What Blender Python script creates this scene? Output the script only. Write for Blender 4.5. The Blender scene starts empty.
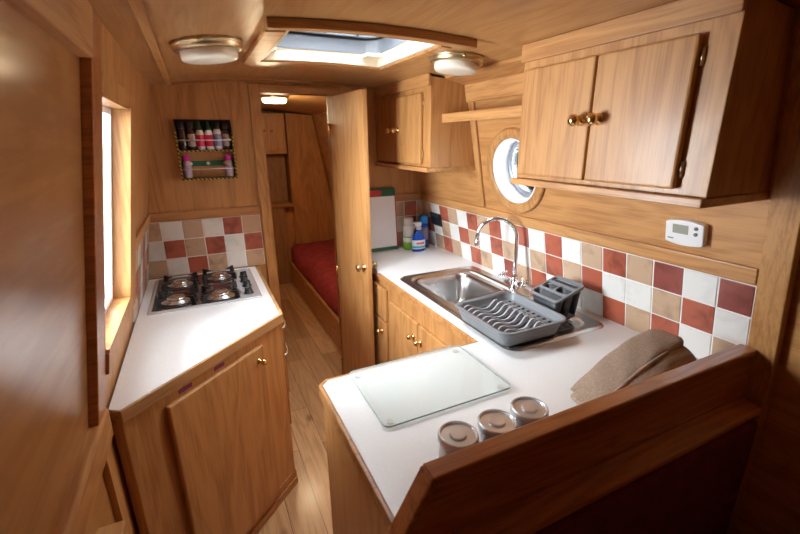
import bpy, bmesh, math, random
from mathutils import Vector, Matrix, Euler
random.seed(7)
PI = math.pi
K = 0.88                      # worktop height above the floor; heights below are given relative to the worktop
scn = bpy.context.scene
COL = scn.collection
V = Vector
TR = math.tan(math.radians(10.69)); TL = math.tan(math.radians(9.8))
XR0, XL0 = 1.4014, -0.311
YB = 2.455                    # galley face of the bulkhead
YREAR = -1.3                  # rear of the saloon behind the camera
YFAR = 5.0                   # far end of the cabin
def xr(z): return XR0 - TR*max(z, 0)
def xl(z): return XL0 + TL*max(z, 0)
def ceil(x): return 1.01 - (x-.547)**2/8.6

# ------------------------------------------------------------------ materials
def newmat(name):
    m = bpy.data.materials.new(name); m.use_nodes = True
    nt = m.node_tree; b = nt.nodes['Principled BSDF']
    return m, nt, b
def plain(name, col, rough=.5, metal=0., coat=0., noise=0., nscale=8., bump=0., bscale=200., spec=None, trans=0., emis=None, estr=0., ior=None):
    m, nt, b = newmat(name)
    b.inputs['Base Color'].default_value = (*col, 1)
    b.inputs['Roughness'].default_value = rough
    b.inputs['Metallic'].default_value = metal
    b.inputs['Coat Weight'].default_value = coat
    b.inputs['Coat Roughness'].default_value = .12
    if spec is not None: b.inputs['Specular IOR Level'].default_value = spec
    if trans: b.inputs['Transmission Weight'].default_value = trans
    if ior: b.inputs['IOR'].default_value = ior
    if emis: b.inputs['Emission Color'].default_value = (*emis, 1); b.inputs['Emission Strength'].default_value = estr
    tc = nt.nodes.new('ShaderNodeTexCoord')
    n = nt.nodes.new('ShaderNodeTexNoise'); n.inputs['Scale'].default_value = nscale; n.inputs['Detail'].default_value = 5
    nt.links.new(tc.outputs['Object'], n.inputs['Vector'])
    r = nt.nodes.new('ShaderNodeValToRGB')
    r.color_ramp.elements[0].position = .3; r.color_ramp.elements[1].position = .7
    a = noise
    r.color_ramp.elements[0].color = (*[c*(1-a) for c in col], 1); r.color_ramp.elements[1].color = (*[min(1, c*(1+a)) for c in col], 1)
    nt.links.new(n.outputs['Fac'], r.inputs['Fac']); nt.links.new(r.outputs['Color'], b.inputs['Base Color'])
    if bump:
        n2 = nt.nodes.new('ShaderNodeTexNoise'); n2.inputs['Scale'].default_value = bscale
        nt.links.new(tc.outputs['Object'], n2.inputs['Vector'])
        bp = nt.nodes.new('ShaderNodeBump'); bp.inputs['Strength'].default_value = bump; bp.inputs['Distance'].default_value = .002
        nt.links.new(n2.outputs['Fac'], bp.inputs['Height']); nt.links.new(bp.outputs['Normal'], b.inputs['Normal'])
    return m
def wood(name, axis, c0, c1, rough=.43, coat=.1, ring=5., planks=None, contrast=1., rot=0., pore=190.):
    """honey oak veneer; grain runs along axis (0, 1, 2)"""
    m, nt, b = newmat(name); N = nt.nodes; L = nt.links
    tc = N.new('ShaderNodeTexCoord'); oi = N.new('ShaderNodeObjectInfo')
    add = N.new('ShaderNodeVectorMath'); add.operation = 'MULTIPLY_ADD'
    cx = N.new('ShaderNodeCombineXYZ')
    for i in range(3): L.new(oi.outputs['Random'], cx.inputs[i])
    add.inputs[1].default_value = (7.3, 9.1, 5.7); L.new(cx.outputs[0], add.inputs[0])
    L.new(tc.outputs['Object'], add.inputs[2])
    vec = add.outputs[0]
    if rot:
        mr = N.new('ShaderNodeMapping'); mr.inputs['Rotation'].default_value = (0, 0, rot); L.new(vec, mr.inputs['Vector']); vec = mr.outputs[0]
    def mapped(s_along, s_cross):
        mp = N.new('ShaderNodeMapping'); s = [s_cross]*3; s[axis] = s_along
        mp.inputs['Scale'].default_value = s; L.new(vec, mp.inputs['Vector']); return mp.outputs[0]
    # broad cathedral figure: distorted bands
    nz = N.new('ShaderNodeTexNoise'); nz.inputs['Scale'].default_value = 1.; nz.inputs['Detail'].default_value = 3; nz.inputs['Distortion'].default_value = .6
    L.new(mapped(.9, ring), nz.inputs['Vector'])
    mul = N.new('ShaderNodeMath'); mul.operation = 'MULTIPLY'; mul.inputs[1].default_value = 9.
    L.new(nz.outputs['Fac'], mul.inputs[0])
    fr = N.new('ShaderNodeMath'); fr.operation = 'PINGPONG'; fr.inputs[1].default_value = .5; L.new(mul.outputs[0], fr.inputs[0])
    # fine pores
    pz = N.new('ShaderNodeTexNoise'); pz.inputs['Scale'].default_value = 1.; pz.inputs['Detail'].default_value = 6; pz.inputs['Roughness'].default_value = .7
    L.new(mapped(5., pore), pz.inputs['Vector'])
    bz = N.new('ShaderNodeTexNoise'); bz.inputs['Scale'].default_value = 1.; bz.inputs['Detail'].default_value = 2
    L.new(mapped(1.2, 22.), bz.inputs['Vector'])
    s1 = N.new('ShaderNodeMath'); s1.operation = 'MULTIPLY_ADD'; s1.inputs[1].default_value = .5; L.new(fr.outputs[0], s1.inputs[0])
    s2 = N.new('ShaderNodeMath'); s2.operation = 'MULTIPLY_ADD'; s2.inputs[1].default_value = 1.0; L.new(pz.outputs['Fac'], s2.inputs[0])
    L.new(s2.outputs[0], s1.inputs[2])
    s3 = N.new('ShaderNodeMath'); s3.operation = 'MULTIPLY'; s3.inputs[1].default_value = .55; L.new(bz.outputs['Fac'], s3.inputs[0]); L.new(s3.outputs[0], s2.inputs[2])
    rp = N.new('ShaderNodeValToRGB'); e = rp.color_ramp.elements
    e[0].position = .85 - .17*contrast; e[1].position = min(1., .90 + .2*contrast)
    e[0].color = (*c1, 1); e[1].color = (*c0, 1)
    L.new(s1.outputs[0], rp.inputs['Fac'])
    out = rp.outputs['Color']
    hgt = pz.outputs['Fac']
    if planks:      # planks (width, length) along axis 1 on the floor
        br = N.new('ShaderNodeTexBrick'); br.offset = .37
        mp = N.new('ShaderNodeMapping'); mp.inputs['Rotation'].default_value = (0, 0, PI/2); L.new(tc.outputs['Object'], mp.inputs['Vector'])
        L.new(mp.outputs[0], br.inputs['Vector'])
        br.inputs['Scale'].default_value = 1.; br.inputs['Brick Width'].default_value = planks[1]; br.inputs['Row Height'].default_value = planks[0]
        br.inputs['Mortar Size'].default_value = .0016; br.inputs['Mortar Smooth'].default_value = .2; br.inputs['Bias'].default_value = 0
        br.inputs['Color1'].default_value = (.72, .68, .62, 1); br.inputs['Color2'].default_value = (1.12, 1.1, 1.06, 1); br.inputs['Mortar'].default_value = (.22, .17, .12, 1)
        mx = N.new('ShaderNodeMix'); mx.data_type = 'RGBA'; mx.blend_type = 'MULTIPLY'; mx.inputs['Factor'].default_value = 1.
        L.new(out, mx.inputs[6]); L.new(br.outputs['Color'], mx.inputs[7]); out = mx.outputs[2]
        # knots
        vo = N.new('ShaderNodeTexVoronoi'); vo.inputs['Scale'].default_value = 1.; 
        mk = N.new('ShaderNodeMapping'); mk.inputs['Scale'].default_value = (5, 2.6, 4); L.new(tc.outputs['Object'], mk.inputs['Vector']); L.new(mk.outputs[0], vo.inputs['Vector'])
        kr = N.new('ShaderNodeValToRGB'); kr.color_ramp.elements[0].position = .03; kr.color_ramp.elements[1].position = .13
        kr.color_ramp.elements[0].color = (.3, .22, .15, 1); kr.color_ramp.elements[1].color = (1, 1, 1, 1)
        L.new(vo.outputs['Distance'], kr.inputs['Fac'])
        mx2 = N.new('ShaderNodeMix'); mx2.data_type = 'RGBA'; mx2.blend_type = 'MULTIPLY'; mx2.inputs['Factor'].default_value = .8
        L.new(out, mx2.inputs[6]); L.new(kr.outputs['Color'], mx2.inputs[7]); out = mx2.outputs[2]
    L.new(out, b.inputs['Base Color'])
    b.inputs['Roughness'].default_value = rough
    b.inputs['Coat Weight'].default_value = coat; b.inputs['Coat Roughness'].default_value = .16
    bp = N.new('ShaderNodeBump'); bp.inputs['Strength'].default_value = .08 if coat < .45 else .01; bp.inputs['Distance'].default_value = .001
    L.new(hgt, bp.inputs['Height']); L.new(bp.outputs['Normal'], b.inputs['Normal'])
    return m
def tilemat(name, col, amt=.22):
    m, nt, b = newmat(name); N = nt.nodes; L = nt.links
    tc = N.new('ShaderNodeTexCoord')
    n = N.new('ShaderNodeTexNoise'); n.inputs['Scale'].default_value = 16; n.inputs['Detail'].default_value = 6; n.inputs['Distortion'].default_value = .8
    n2 = N.new('ShaderNodeTexNoise'); n2.inputs['Scale'].default_value = 5.3; n2.inputs['Detail'].default_value = 1
    L.new(tc.outputs['Object'], n.inputs['Vector']); L.new(tc.outputs['Object'], n2.inputs['Vector'])
    a = N.new('ShaderNodeMath'); a.operation = 'ADD'; L.new(n.outputs['Fac'], a.inputs[0]); L.new(n2.outputs['Fac'], a.inputs[1])
    r = N.new('ShaderNodeValToRGB'); r.color_ramp.elements[0].position = .72; r.color_ramp.elements[1].position = 1.28
    r.color_ramp.elements[0].color = (*[c*(1-amt) for c in col], 1); r.color_ramp.elements[1].color = (*[min(1, c*(1+amt)) for c in col], 1)
    L.new(a.outputs[0], r.inputs['Fac']); L.new(r.outputs['Color'], b.inputs['Base Color'])
    b.inputs['Roughness'].default_value = .32
    bp = N.new('ShaderNodeBump'); bp.inputs['Strength'].default_value = .15; bp.inputs['Distance'].default_value = .002
    L.new(n.outputs['Fac'], bp.inputs['Height']); L.new(bp.outputs['Normal'], b.inputs['Normal'])
    return m
def paneglass(name, tint=(.97, .99, 1.)):
    m = bpy.data.materials.new(name); m.use_nodes = True; nt = m.node_tree; N = nt.nodes; N.remove(N['Principled BSDF'])
    t = N.new('ShaderNodeBsdfTransparent'); t.inputs[0].default_value = (*tint, 1)
    g = N.new('ShaderNodeBsdfGlossy'); g.inputs['Roughness'].default_value = .02
    f = N.new('ShaderNodeFresnel'); f.inputs['IOR'].default_value = 1.45
    mx = N.new('ShaderNodeMixShader'); nt.links.new(f.outputs[0], mx.inputs[0]); nt.links.new(t.outputs[0], mx.inputs[1]); nt.links.new(g.outputs[0], mx.inputs[2])
    nt.links.new(mx.outputs[0], N['Material Output'].inputs[0]); return m

OA, OB = (.55, .270, .092), (.39, .168, .050)       # honey oak light / dark grain
W = {}
W['x'] = wood('oak veneer grain across', 0, OA, OB)
W['y'] = wood('oak veneer grain fore and aft', 1, OA, OB)
W['z'] = wood('oak veneer grain upright', 2, OA, OB)
W['sx'] = wood('solid oak grain across', 0, (.50, .24, .08), (.33, .135, .038), ring=7, contrast=.8)
W['sy'] = wood('solid oak grain fore and aft', 1, (.57, .285, .10), (.41, .178, .055), ring=7, contrast=.8)
W['sz'] = wood('solid oak grain upright', 2, (.55, .275, .095), (.39, .172, .052), ring=7, contrast=.8)
W['dia'] = wood('oak lipping on the slanted edge', 0, (.50, .27, .11), (.33, .155, .055), ring=7, contrast=.8, rot=-math.atan2(.473, .515))
W['red'] = wood('reddish varnished oak', 0, (.48, .18, .055), (.30, .095, .026), ring=7, contrast=.8, rough=.3, coat=.4)
W['ceil'] = wood('oak veneer ceiling lining', 1, (.50, .26, .096), (.40, .185, .06), contrast=.7, rough=.32)
W['floor'] = wood('oak floor boards', 1, (.60, .37, .19), (.42, .24, .11), rough=.33, coat=.3, ring=9, planks=(.13, .95), contrast=1.)
W['gloss'] = wood('varnished oak lining by the dinette', 1, (.50, .25, .085), (.42, .19, .057), rough=.34, coat=.5, contrast=.35, ring=1.5, pore=40.)
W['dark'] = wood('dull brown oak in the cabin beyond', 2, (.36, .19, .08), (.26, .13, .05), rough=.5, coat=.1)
M = dict(
 counter=plain('white speckled laminate', (.80, .795, .78), .3, noise=.05, nscale=260, coat=.1),
 grout=plain('pale grout', (.86, .85, .82), .8, noise=.05),
 twhite=tilemat('white glazed tile', (.74, .73, .69), .08), ttan=tilemat('tan glazed tile', (.46, .31, .20), .2), tred=tilemat('terracotta glazed tile', (.34, .085, .047), .3),
 tdred=tilemat('dark red glazed tile', (.25, .065, .05), .2),
 jarsteel=plain('pale polished steel', (.72, .73, .75), .27, .6),
 dsteel=plain('dark polished metal', (.10, .12, .12), .25, .7),
 steel=plain('brushed stainless steel', (.58, .57, .56), .27, 1., noise=.06, nscale=60),
 chrome=plain('chrome', (.78, .78, .79), .06, 1.), brass=plain('polished brass', (.78, .55, .25), .16, 1., noise=.1),
 abrass=plain('antique brass', (.56, .43, .25), .36, 1., noise=.1),
 frost=plain('frosted lamp glass', (.86, .80, .66), .3, coat=.3),
 black=plain('black enamel', (.012, .012, .013), .3), blackglass=plain('dark mirror hob glass', (.03, .025, .025), .04, coat=1.),
 burner=plain('bright burner cap', (.75, .74, .73), .2, 1.),
 grey=plain('grey plastic', (.19, .195, .205), .38), dgrey=plain('dark grey plastic', (.035, .037, .042), .4), lgrey=plain('pale grey plastic prongs', (.46, .47, .50), .35),
 white=plain('white plastic', (.80, .79, .77), .35), lcd=plain('grey green display', (.33, .35, .28), .15), btn=plain('grey button', (.2, .2, .21), .5),
 wboard=plain('white drawing board', (.84, .86, .89), .3), green=plain('dark green plastic', (.015, .13, .075), .4), red=plain('red plastic', (.55, .03, .03), .4),
 towel=plain('brown towelling', (.40, .285, .205), .95, noise=.2, nscale=170, bump=1., bscale=500),
 maroon=plain('deep maroon upholstery', (.13, .014, .028), .95, noise=.25, nscale=25, bump=.5, bscale=300),
 bedred=plain('red bed cover', (.36, .042, .05), .9, noise=.3, nscale=22, bump=.6, bscale=90),
 whitepaint=plain('white painted lining', (.86, .86, .85), .45), alu=plain('grey aluminium frame', (.30, .32, .36), .4, .6), palewood=plain('pale bleached timber', (.80, .68, .50), .4, noise=.1),
 glass=paneglass('window glass'), 
 blue=plain('blue plastic', (.01, .09, .55), .25), sky=plain('bright blue plastic', (.02, .28, .78), .3), limegreen=plain('lime green label', (.22, .50, .03), .35), labelwhite=plain('white printed label', (.78, .80, .84), .35), clear=plain('clear pale plastic', (.62, .70, .78), .15, coat=.5),
 labelred=plain('red print', (.62, .02, .03), .4), teal=plain('turquoise print', (.05, .45, .60), .4),
 pink=plain('magenta lid', (.62, .02, .36), .35), lilac=plain('lilac label', (.52, .40, .62), .4), spicedark=plain('dark spice in glass', (.055, .03, .022), .12, noise=.5, nscale=90, coat=.6), spicepale=plain('pale spice in glass', (.40, .31, .30), .15, noise=.4, nscale=90, coat=.6), cream=plain('cream label', (.62, .55, .50), .45), crimson=plain('crimson label', (.68, .025, .10), .4), lidblack=plain('black lid', (.015, .014, .014), .3), lidgreen=plain('dark green cap', (.01, .10, .03), .35),
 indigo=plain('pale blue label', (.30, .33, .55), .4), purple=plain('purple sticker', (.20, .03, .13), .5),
 glow=plain('lit lamp glass', (.9, .85, .7), .4, emis=(1., .80, .45), estr=5.),
 ply=plain('bare dark recess', (.05, .028, .014), .8),
 soil=plain('towpath ground', (.28, .30, .26), .9, noise=.3, nscale=3), sewn=plain('curtain cloth', (.72, .74, .72), .9, noise=.1),
)
def boardglass():
    m, nt, b = newmat('pale green tempered glass')
    b.inputs['Base Color'].default_value = (.80, .82, .805, 1); b.inputs['Roughness'].default_value = .04; b.inputs['Coat Weight'].default_value = .6
    N = nt.nodes; t = N.new('ShaderNodeBsdfTransparent'); t.inputs[0].default_value = (.97, .985, .975, 1)
    mx = N.new('ShaderNodeMixShader'); mx.inputs[0].default_value = .3
    nt.links.new(t.outputs[0], mx.inputs[1]); nt.links.new(b.outputs[0], mx.inputs[2]); nt.links.new(mx.outputs[0], N['Material Output'].inputs[0]); return m
M['board'] = boardglass()
M['boardedge'] = plain('green glass edge', (.10, .22, .18), .1, coat=.5)
def rope():
    m, nt, b = newmat('black and yellow twisted rope'); N = nt.nodes
    tc = N.new('ShaderNodeTexCoord'); w = N.new('ShaderNodeTexWave'); w.bands_direction = 'DIAGONAL'; w.inputs['Scale'].default_value = 32.
    nt.links.new(tc.outputs['Object'], w.inputs['Vector'])
    r = N.new('ShaderNodeValToRGB'); r.color_ramp.interpolation = 'CONSTANT'; r.color_ramp.elements[1].position = .55
    r.color_ramp.elements[0].color = (.02, .015, .01, 1); r.color_ramp.elements[1].color = (.68, .48, .06, 1)
    nt.links.new(w.outputs['Fac'], r.inputs['Fac']); nt.links.new(r.outputs['Color'], b.inputs['Base Color']); b.inputs['Roughness'].default_value = .7
    return m
M['rope'] = rope()

# ------------------------------------------------------------------ mesh helpers (coordinates relative to worktop height)
def BM(): return bmesh.new()
def box(bm, x0, x1, y0, y1, z0, z1, mi=0):
    vs = [bm.verts.new(p) for p in ((x0,y0,z0),(x1,y0,z0),(x1,y1,z0),(x0,y1,z0),(x0,y0,z1),(x1,y0,z1),(x1,y1,z1),(x0,y1,z1))]
    for f in ((0,3,2,1),(4,5,6,7),(0,1,5,4),(1,2,6,5),(2,3,7,6),(3,0,4,7)):
        bm.faces.new([vs[i] for i in f]).material_index = mi
    return vs
def prism(bm, poly, d0, d1, axis='y', mi=0, fn=None):
    """extrude a polygon: axis y -> poly in (x, z); axis z -> (x, y); axis x -> (y, z)"""
    def P(a, b, d):
        p = {'y': (a, d, b), 'z': (a, b, d), 'x': (d, a, b)}[axis]
        return fn(*p) if fn else p
    A = [bm.verts.new(P(a, b, d0)) for a, b in poly]; B = [bm.verts.new(P(a, b, d1)) for a, b in poly]
    n = len(poly)
    fs = [bm.faces.new(A), bm.faces.new(B[::-1])]
    for i in range(n): fs.append(bm.faces.new([A[i], B[i], B[(i+1) % n], A[(i+1) % n]]))
    for f in fs: f.material_index = mi
    return fs
def frame_of(axis):
    a = V(axis).normalized(); t = V((0, 0, 1)) if abs(a.z) < .9 else V((1, 0, 0))
    u = t.cross(a).normalized(); return a, u, a.cross(u)
def lathe(bm, prof, o=(0,0,0), axis=(0,0,1), seg=24, mi=0, smooth=True):
    a, u, w = frame_of(axis); o = V(o); rings = []
    for r, h in prof:
        if r < 1e-6: rings.append([bm.verts.new(o+a*h)])
        else: rings.append([bm.verts.new(o+a*h+(u*math.cos(2*PI*i/seg)+w*math.sin(2*PI*i/seg))*r) for i in range(seg)])
    for A, B in zip(rings, rings[1:]):
        for i in range(seg):
            j = (i+1) % seg
            if len(A) == 1 and len(B) == 1: continue
            if len(A) == 1: f = bm.faces.new([A[0], B[j], B[i]][::-1])
            elif len(B) == 1: f = bm.faces.new([A[i], A[j], B[0]])
            else: f = bm.faces.new([A[i], A[j], B[j], B[i]])
            f.smooth = smooth; f.material_index = mi
    for R, flip in ((rings[0], True), (rings[-1], False)):
        if len(R) > 1 and prof[0] != prof[-1]:
            f = bm.faces.new(R[::-1] if flip else R); f.material_index = mi
def tube(bm, pts, r, seg=10, mi=0, closed=False):
    pts = [V(p) for p in pts]; n = len(pts); rings = []; up = None
    rr = r if isinstance(r, (list, tuple)) else [r]*n
    for i, p in enumerate(pts):
        if closed: d = (pts[(i+1) % n]-pts[i-1]).normalized()
        else: d = (pts[min(i+1, n-1)]-pts[max(i-1, 0)]).normalized()
        if up is None: _, u, _w = frame_of(d)
        else: u = (up - d*up.dot(d)).normalized()
        up = u; w = d.cross(u)
        rings.append([bm.verts.new(p+(u*math.cos(2*PI*k/seg)+w*math.sin(2*PI*k/seg))*rr[i]) for k in range(seg)])
    pairs = list(zip(rings, rings[1:])) + ([(rings[-1], rings[0])] if closed else [])
    for A, B in pairs:
        for k in range(seg):
            f = bm.faces.new([A[k], A[(k+1) % seg], B[(k+1) % seg], B[k]]); f.smooth = True; f.material_index = mi
    if not closed:
        bm.faces.new(rings[0][::-1]).material_index = mi; bm.faces.new(rings[-1]).material_index = mi
def rrect(x0, x1, y0, y1, r, n=6):
    out = []
    for cx, cy, a in ((x1-r, y1-r, 0), (x0+r, y1-r, PI/2), (x0+r, y0+r, PI), (x1-r, y0+r, 1.5*PI)):
        for i in range(n+1): t = a+PI/2*i/n; out.append((cx+r*math.cos(t), cy+r*math.sin(t)))
    return out
def loft(bm, loops, mi=0, cap=True, smooth=True):
    R = [[bm.verts.new(p) for p in l] for l in loops]; n = len(R[0])
    for A, B in zip(R, R[1:]):
        for i in range(n):
            f = bm.faces.new([A[i], A[(i+1) % n], B[(i+1) % n], B[i]]); f.smooth = smooth; f.material_index = mi
    if cap: bm.faces.new(R[0][::-1]).material_index = mi; bm.faces.new(R[-1]).material_index = mi

def wpos(o):
    p = V((0, 0, 0))
    while o: p += o.location; o = o.parent
    return p
def obj(name, bm, mats, parent=None, bevel=0., seg=2, base=None, norm=True, autos=False):
    """link a bmesh as ONE object; its origin sits at its own base (or its parent's frame)"""
    if norm: bmesh.ops.recalc_face_normals(bm, faces=bm.faces)
    me = bpy.data.meshes.new(name)
    bm.to_mesh(me); bm.free()
    for m in (mats if isinstance(mats, (list, tuple)) else [mats]): me.materials.append(m)
    me.transform(Matrix.Translation((0, 0, K)))
    o = bpy.data.objects.new(name, me); COL.objects.link(o)
    if parent is not None:
        me.transform(Matrix.Translation(-wpos(parent))); o.parent = parent
    else:
        xs = [v.co for v in me.vertices]
        c = V(base)+V((0, 0, K)) if base else V(((min(v.x for v in xs)+max(v.x for v in xs))/2, (min(v.y for v in xs)+max(v.y for v in xs))/2, min(v.z for v in xs)))
        me.transform(Matrix.Translation(-c)); o.location = c
    if bevel:
        b = o.modifiers.new('bevel', 'BEVEL'); b.width = bevel; b.segments = seg; b.limit_method = 'ANGLE'; b.angle_limit = math.radians(40); b.harden_normals = False
    return o
def tag(o, label, cat, group=None):
    o['label'] = label; o['category'] = cat
    if group: o['group'] = group
    return o
def thing(name, label, cat, loc, group=None):
    o = bpy.data.objects.new(name, None); COL.objects.link(o); o.location = V(loc)+V((0, 0, K)); o.empty_display_size = .05
    return tag(o, label, cat, group)
def lab(o, label): o['label'] = label; return o
def struct(name, bm, mats, parent=None, **k):
    o = obj(name, bm, mats, parent, **k)
    if parent is None: o['kind'] = 'structure'
    return o
def cut(o, cutters):
    for cb in cutters:
        bmesh.ops.recalc_face_normals(cb, faces=cb.faces)
        me = bpy.data.meshes.new('cut'); cb.to_mesh(me); cb.free(); me.transform(Matrix.Translation((0, 0, K)))
        c = bpy.data.objects.new('cut', me); COL.objects.link(c)
        md = o.modifiers.new('cut', 'BOOLEAN'); md.operation = 'DIFFERENCE'; md.object = c; md.solver = 'EXACT'
        o.modifiers.move(len(o.modifiers)-1, 0) if len(o.modifiers) > 1 else None
        dg = bpy.context.evaluated_depsgraph_get(); bpy.context.view_layer.update()
        bev = [m for m in o.modifiers if m.type == 'BEVEL']
        for m in bev: m.show_viewport = False
        dg = bpy.context.evaluated_depsgraph_get()
        new = bpy.data.meshes.new_from_object(o.evaluated_get(dg)); old = o.data
        o.modifiers.remove(md); o.data = new
        for m in bev: m.show_viewport = True
        bpy.data.objects.remove(c)
def knob(name, parent, o, axis, mat='brass', s=1.):
    bm = BM(); a = V(axis).normalized()
    lathe(bm, [(.012*s, 0), (.0125*s, .003*s), (.008*s, .006*s), (.005*s, .009*s), (.005*s, .013*s), (.010*s, .017*s), (.0135*s, .022*s), (.0135*s, .027*s), (.010*s, .032*s), (.004*s, .0345*s), (0, .035*s)], o, axis, 20)
    k = obj(name, bm, M[mat], parent); lab(k, 'brass knob'); return k

# ------------------------------------------------------------------ setting
bm = BM(); box(bm, -.42, 1.52, YREAR, YFAR+.05, -K-.06, -K); struct('floor', bm, W['floor'])
# ceiling: cambered lining with the roof hatch opening
HX0, HX1, HY0, HY1 = .285, .795, 1.33, 1.85
bm = BM()
xs = [-.26, -.2, -.13, -.06, 0, .07, .14, .21, HX0, .37, .455, .547, .63, .71, HX1, .87, .95, 1.03, 1.1, 1.17, 1.24, 1.30]
ys = [YREAR-.02, 0, .7, HY0, HY1, YB, 3.6, YFAR+.05]
for lay, off in ((0, 0.), (1, .03)):
    g = [[bm.verts.new((x, y, ceil(x)+off)) for y in ys] for x in xs]
    for i in range(len(xs)-1):
        for j in range(len(ys)-1):
            if HX0-.001 <= xs[i] < HX1-.001 and abs(ys[j]-HY0) < .001: continue
            f = bm.faces.new([g[i][j], g[i][j+1], g[i+1][j+1], g[i+1][j]]); f.smooth = True
ceiling = struct('ceiling', bm, W['ceil'], norm=False)
# side walls
def wallpoly(side, z0, z1, o0, o1):
    """strip of the inward-leaning side between heights, from offset o0 to o1 measured towards the room"""
    s = 1 if side == 'L' else -1; f = xl if side == 'L' else xr
    return [(f(z0)+s*o0, z0), (f(z0)+s*o1, z0), (f(z1)+s*o1, z1), (f(z1)+s*o0, z1)]
bm = BM(); prism(bm, [(XR0, -K), (XR0, 0), (xr(1.0), 1.0), (xr(1.0)+.07, 1.0), (XR0+.07, 0), (XR0+.07, -K)], .475, YFAR)
wall_right = struct('wall_right', bm, W['y'])
bm = BM(); prism(bm, [(XR0+.022, -K), (XR0+.022, 0), (xr(1.0)+.022, 1.0), (xr(1.0)+.08, 1.0), (XR0+.08, 0), (XR0+.08, -K)], YREAR, .475)
wr_ = struct('wall_right', bm, W['y'])
c = BM(); box(c, 1.0, 1.8, -.95, -.81, .30, .56); cut(wr_, [c])
PC = (xr(.551), 1.497, .551)                # porthole centre
PN = V((-math.cos(math.radians(10.69)), 0, -math.sin(math.radians(10.69))))   # into the room
c = BM(); lathe(c, [(.146, -.2), (.146, .2)], PC, PN, 48, smooth=False); cut(wall_right, [c])
bm = BM(); prism(bm, [(XL0, -K), (XL0, 0), (xl(1.0), 1.0), (xl(1.0)-.09, 1.0), (XL0-.09, 0), (XL0-.09, -K)], 1.125, YFAR)
wall_left = struct('wall_left', bm, W['z'])
c = BM(); box(c, -.7, .3, 1.215, 1.655, .165, .80); cut(wall_left, [c])
bm = BM(); prism(bm, [(XL0-.016, -K), (XL0-.016, 0), (xl(1.0)-.016, 1.0), (xl(1.0)-.09, 1.0), (XL0-.09, 0), (XL0-.09, -K)], YREAR, 1.125)
struct('wall_left', bm, W['gloss'])
# bulkhead across the boat with the doorway, end walls
DX0, DX1, DZ = .355, .735, .936
bm = BM()
arc = lambda a, b, n=8: [(a+(b-a)*i/n, ceil(a+(b-a)*i/n)) for i in range(n+1)]
prism(bm, [(XL0, -K), (DX0, -K), (DX0, DZ), (DX1, DZ), (DX1, -K), (XR0, -K), (XR0, 0), (1.2195, .962)] + arc(1.2195, -.150)+[(XL0, 0)], YB, YB+.03)
wall_back = struct('wall_back', bm, W['z'])
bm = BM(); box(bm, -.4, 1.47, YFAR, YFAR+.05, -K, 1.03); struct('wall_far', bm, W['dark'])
bm = BM(); box(bm, -.4, 1.47, YREAR-.05, YREAR, -K, 1.03); struct('wall_rear', bm, W['z'])

# --- tiled splashbacks (parts of the walls)
def tiles(name, parent, P, nrm, cols, rows, skip=()):
    """P(u, v) -> point on the wall; cols = [(u0, u1)], rows = [(v0, v1)], colour letters in rows"""
    bm = BM(); nrm = V(nrm); mm = {'w': 1, 't': 2, 'r': 3, 'd': 4}
    def quadbox(u0, u1, v0, v1, h0, h1, mi, ch=.0):
        A = [bm.verts.new(V(P(u, v))+nrm*h0) for u, v in ((u0, v0), (u1, v0), (u1, v1), (u0, v1))]
        B = [bm.verts.new(V(P(u, v))+nrm*h1) for u, v in ((u0+ch, v0+ch), (u1-ch, v0+ch), (u1-ch, v1-ch), (u0+ch, v1-ch))]
        fs = [bm.faces.new(B)] + [bm.faces.new([A[i], A[(i+1) % 4], B[(i+1) % 4], B[i]]) for i in range(4)]
        if mi == 0: fs.append(bm.faces.new(A[::-1]))
        for f in fs: f.material_index = mi
    quadbox(cols[0][0], cols[-1][1], rows[0][0], rows[-1][1], .0005, .004, 0)
    for (v0, v1, s) in rows:
        for (u0, u1), ch in zip(cols, s):
            if ch == '.' or u1-u0 < .008: continue
            quadbox(u0+.0022, u1-.0022, v0+.0022, v1-.0022, .004, .0068, mm[ch], .0012)
    return obj(name, bm, [M['grout'], M['twhite'], M['ttan'], M['tred'], M['tdred']], parent)
YF = 2.431
cs, sn = math.cos(math.radians(10.69)), math.sin(math.radians(10.69))
rc = [(-(YB-.001), -(YF-.1))] + [(-(YF-.1*i), -(YF-.1*(i+1))) for i in range(1, 18)] + [(-(YF-1.8), -.539)]
tiles('tile_splashback', wall_right, lambda u, v: (XR0-v*sn, -u, v*cs), PN, rc,
      [(.001, .1047, '.trtwrtwdtrwwwrtrwt'), (.1047, .2047, 'dwtwrtwrtwtrtrwwtrw'), (.2047, .3047, 'twrtwrtrwrwrwtrtdwd')])
lc = [(XL0+.007, -.2075)] + [(-.2075+.1*i, -.2075+.1*(i+1)) for i in range(5)]
tl = tiles('tile_splashback', wall_back, lambda u, v: (u, YB, v), (0, -1, 0), [(-.304, -.2075)]+lc[1:],
      [(.001, .0944, 'twrtwt'), (.0944, .1944, 'wrtrwr'), (.1944, .2944, 'twtwrt')])
tiles('tile_splashback', wall_back, lambda u, v: (u, YB, v), (0, -1, 0), [(.80, .9), (.9, 1.0), (1.0, 1.107), (1.107, 1.207), (1.207, 1.30), (1.30, 1.342)],
      [(.001, .1047, 'wtrtrw'), (.1047, .2047, 'trwwdt'), (.2047, .3047, 'rwttrt')])
tiles('tile_splashback', wall_left, lambda u, v: (XL0+v*math.sin(math.radians(9.8)), u, v*math.cos(math.radians(9.8))), (math.cos(math.radians(9.8)), 0, -math.sin(math.radians(9.8))),
      [(1.84+.1*i, 1.84+.1*(i+1)) for i in range(6)], [(.001, .0955, 'trwtrw'), (.0955, .1965, 'rtwrtd'), (.1965, .2975, 'twtdwt')])
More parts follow.
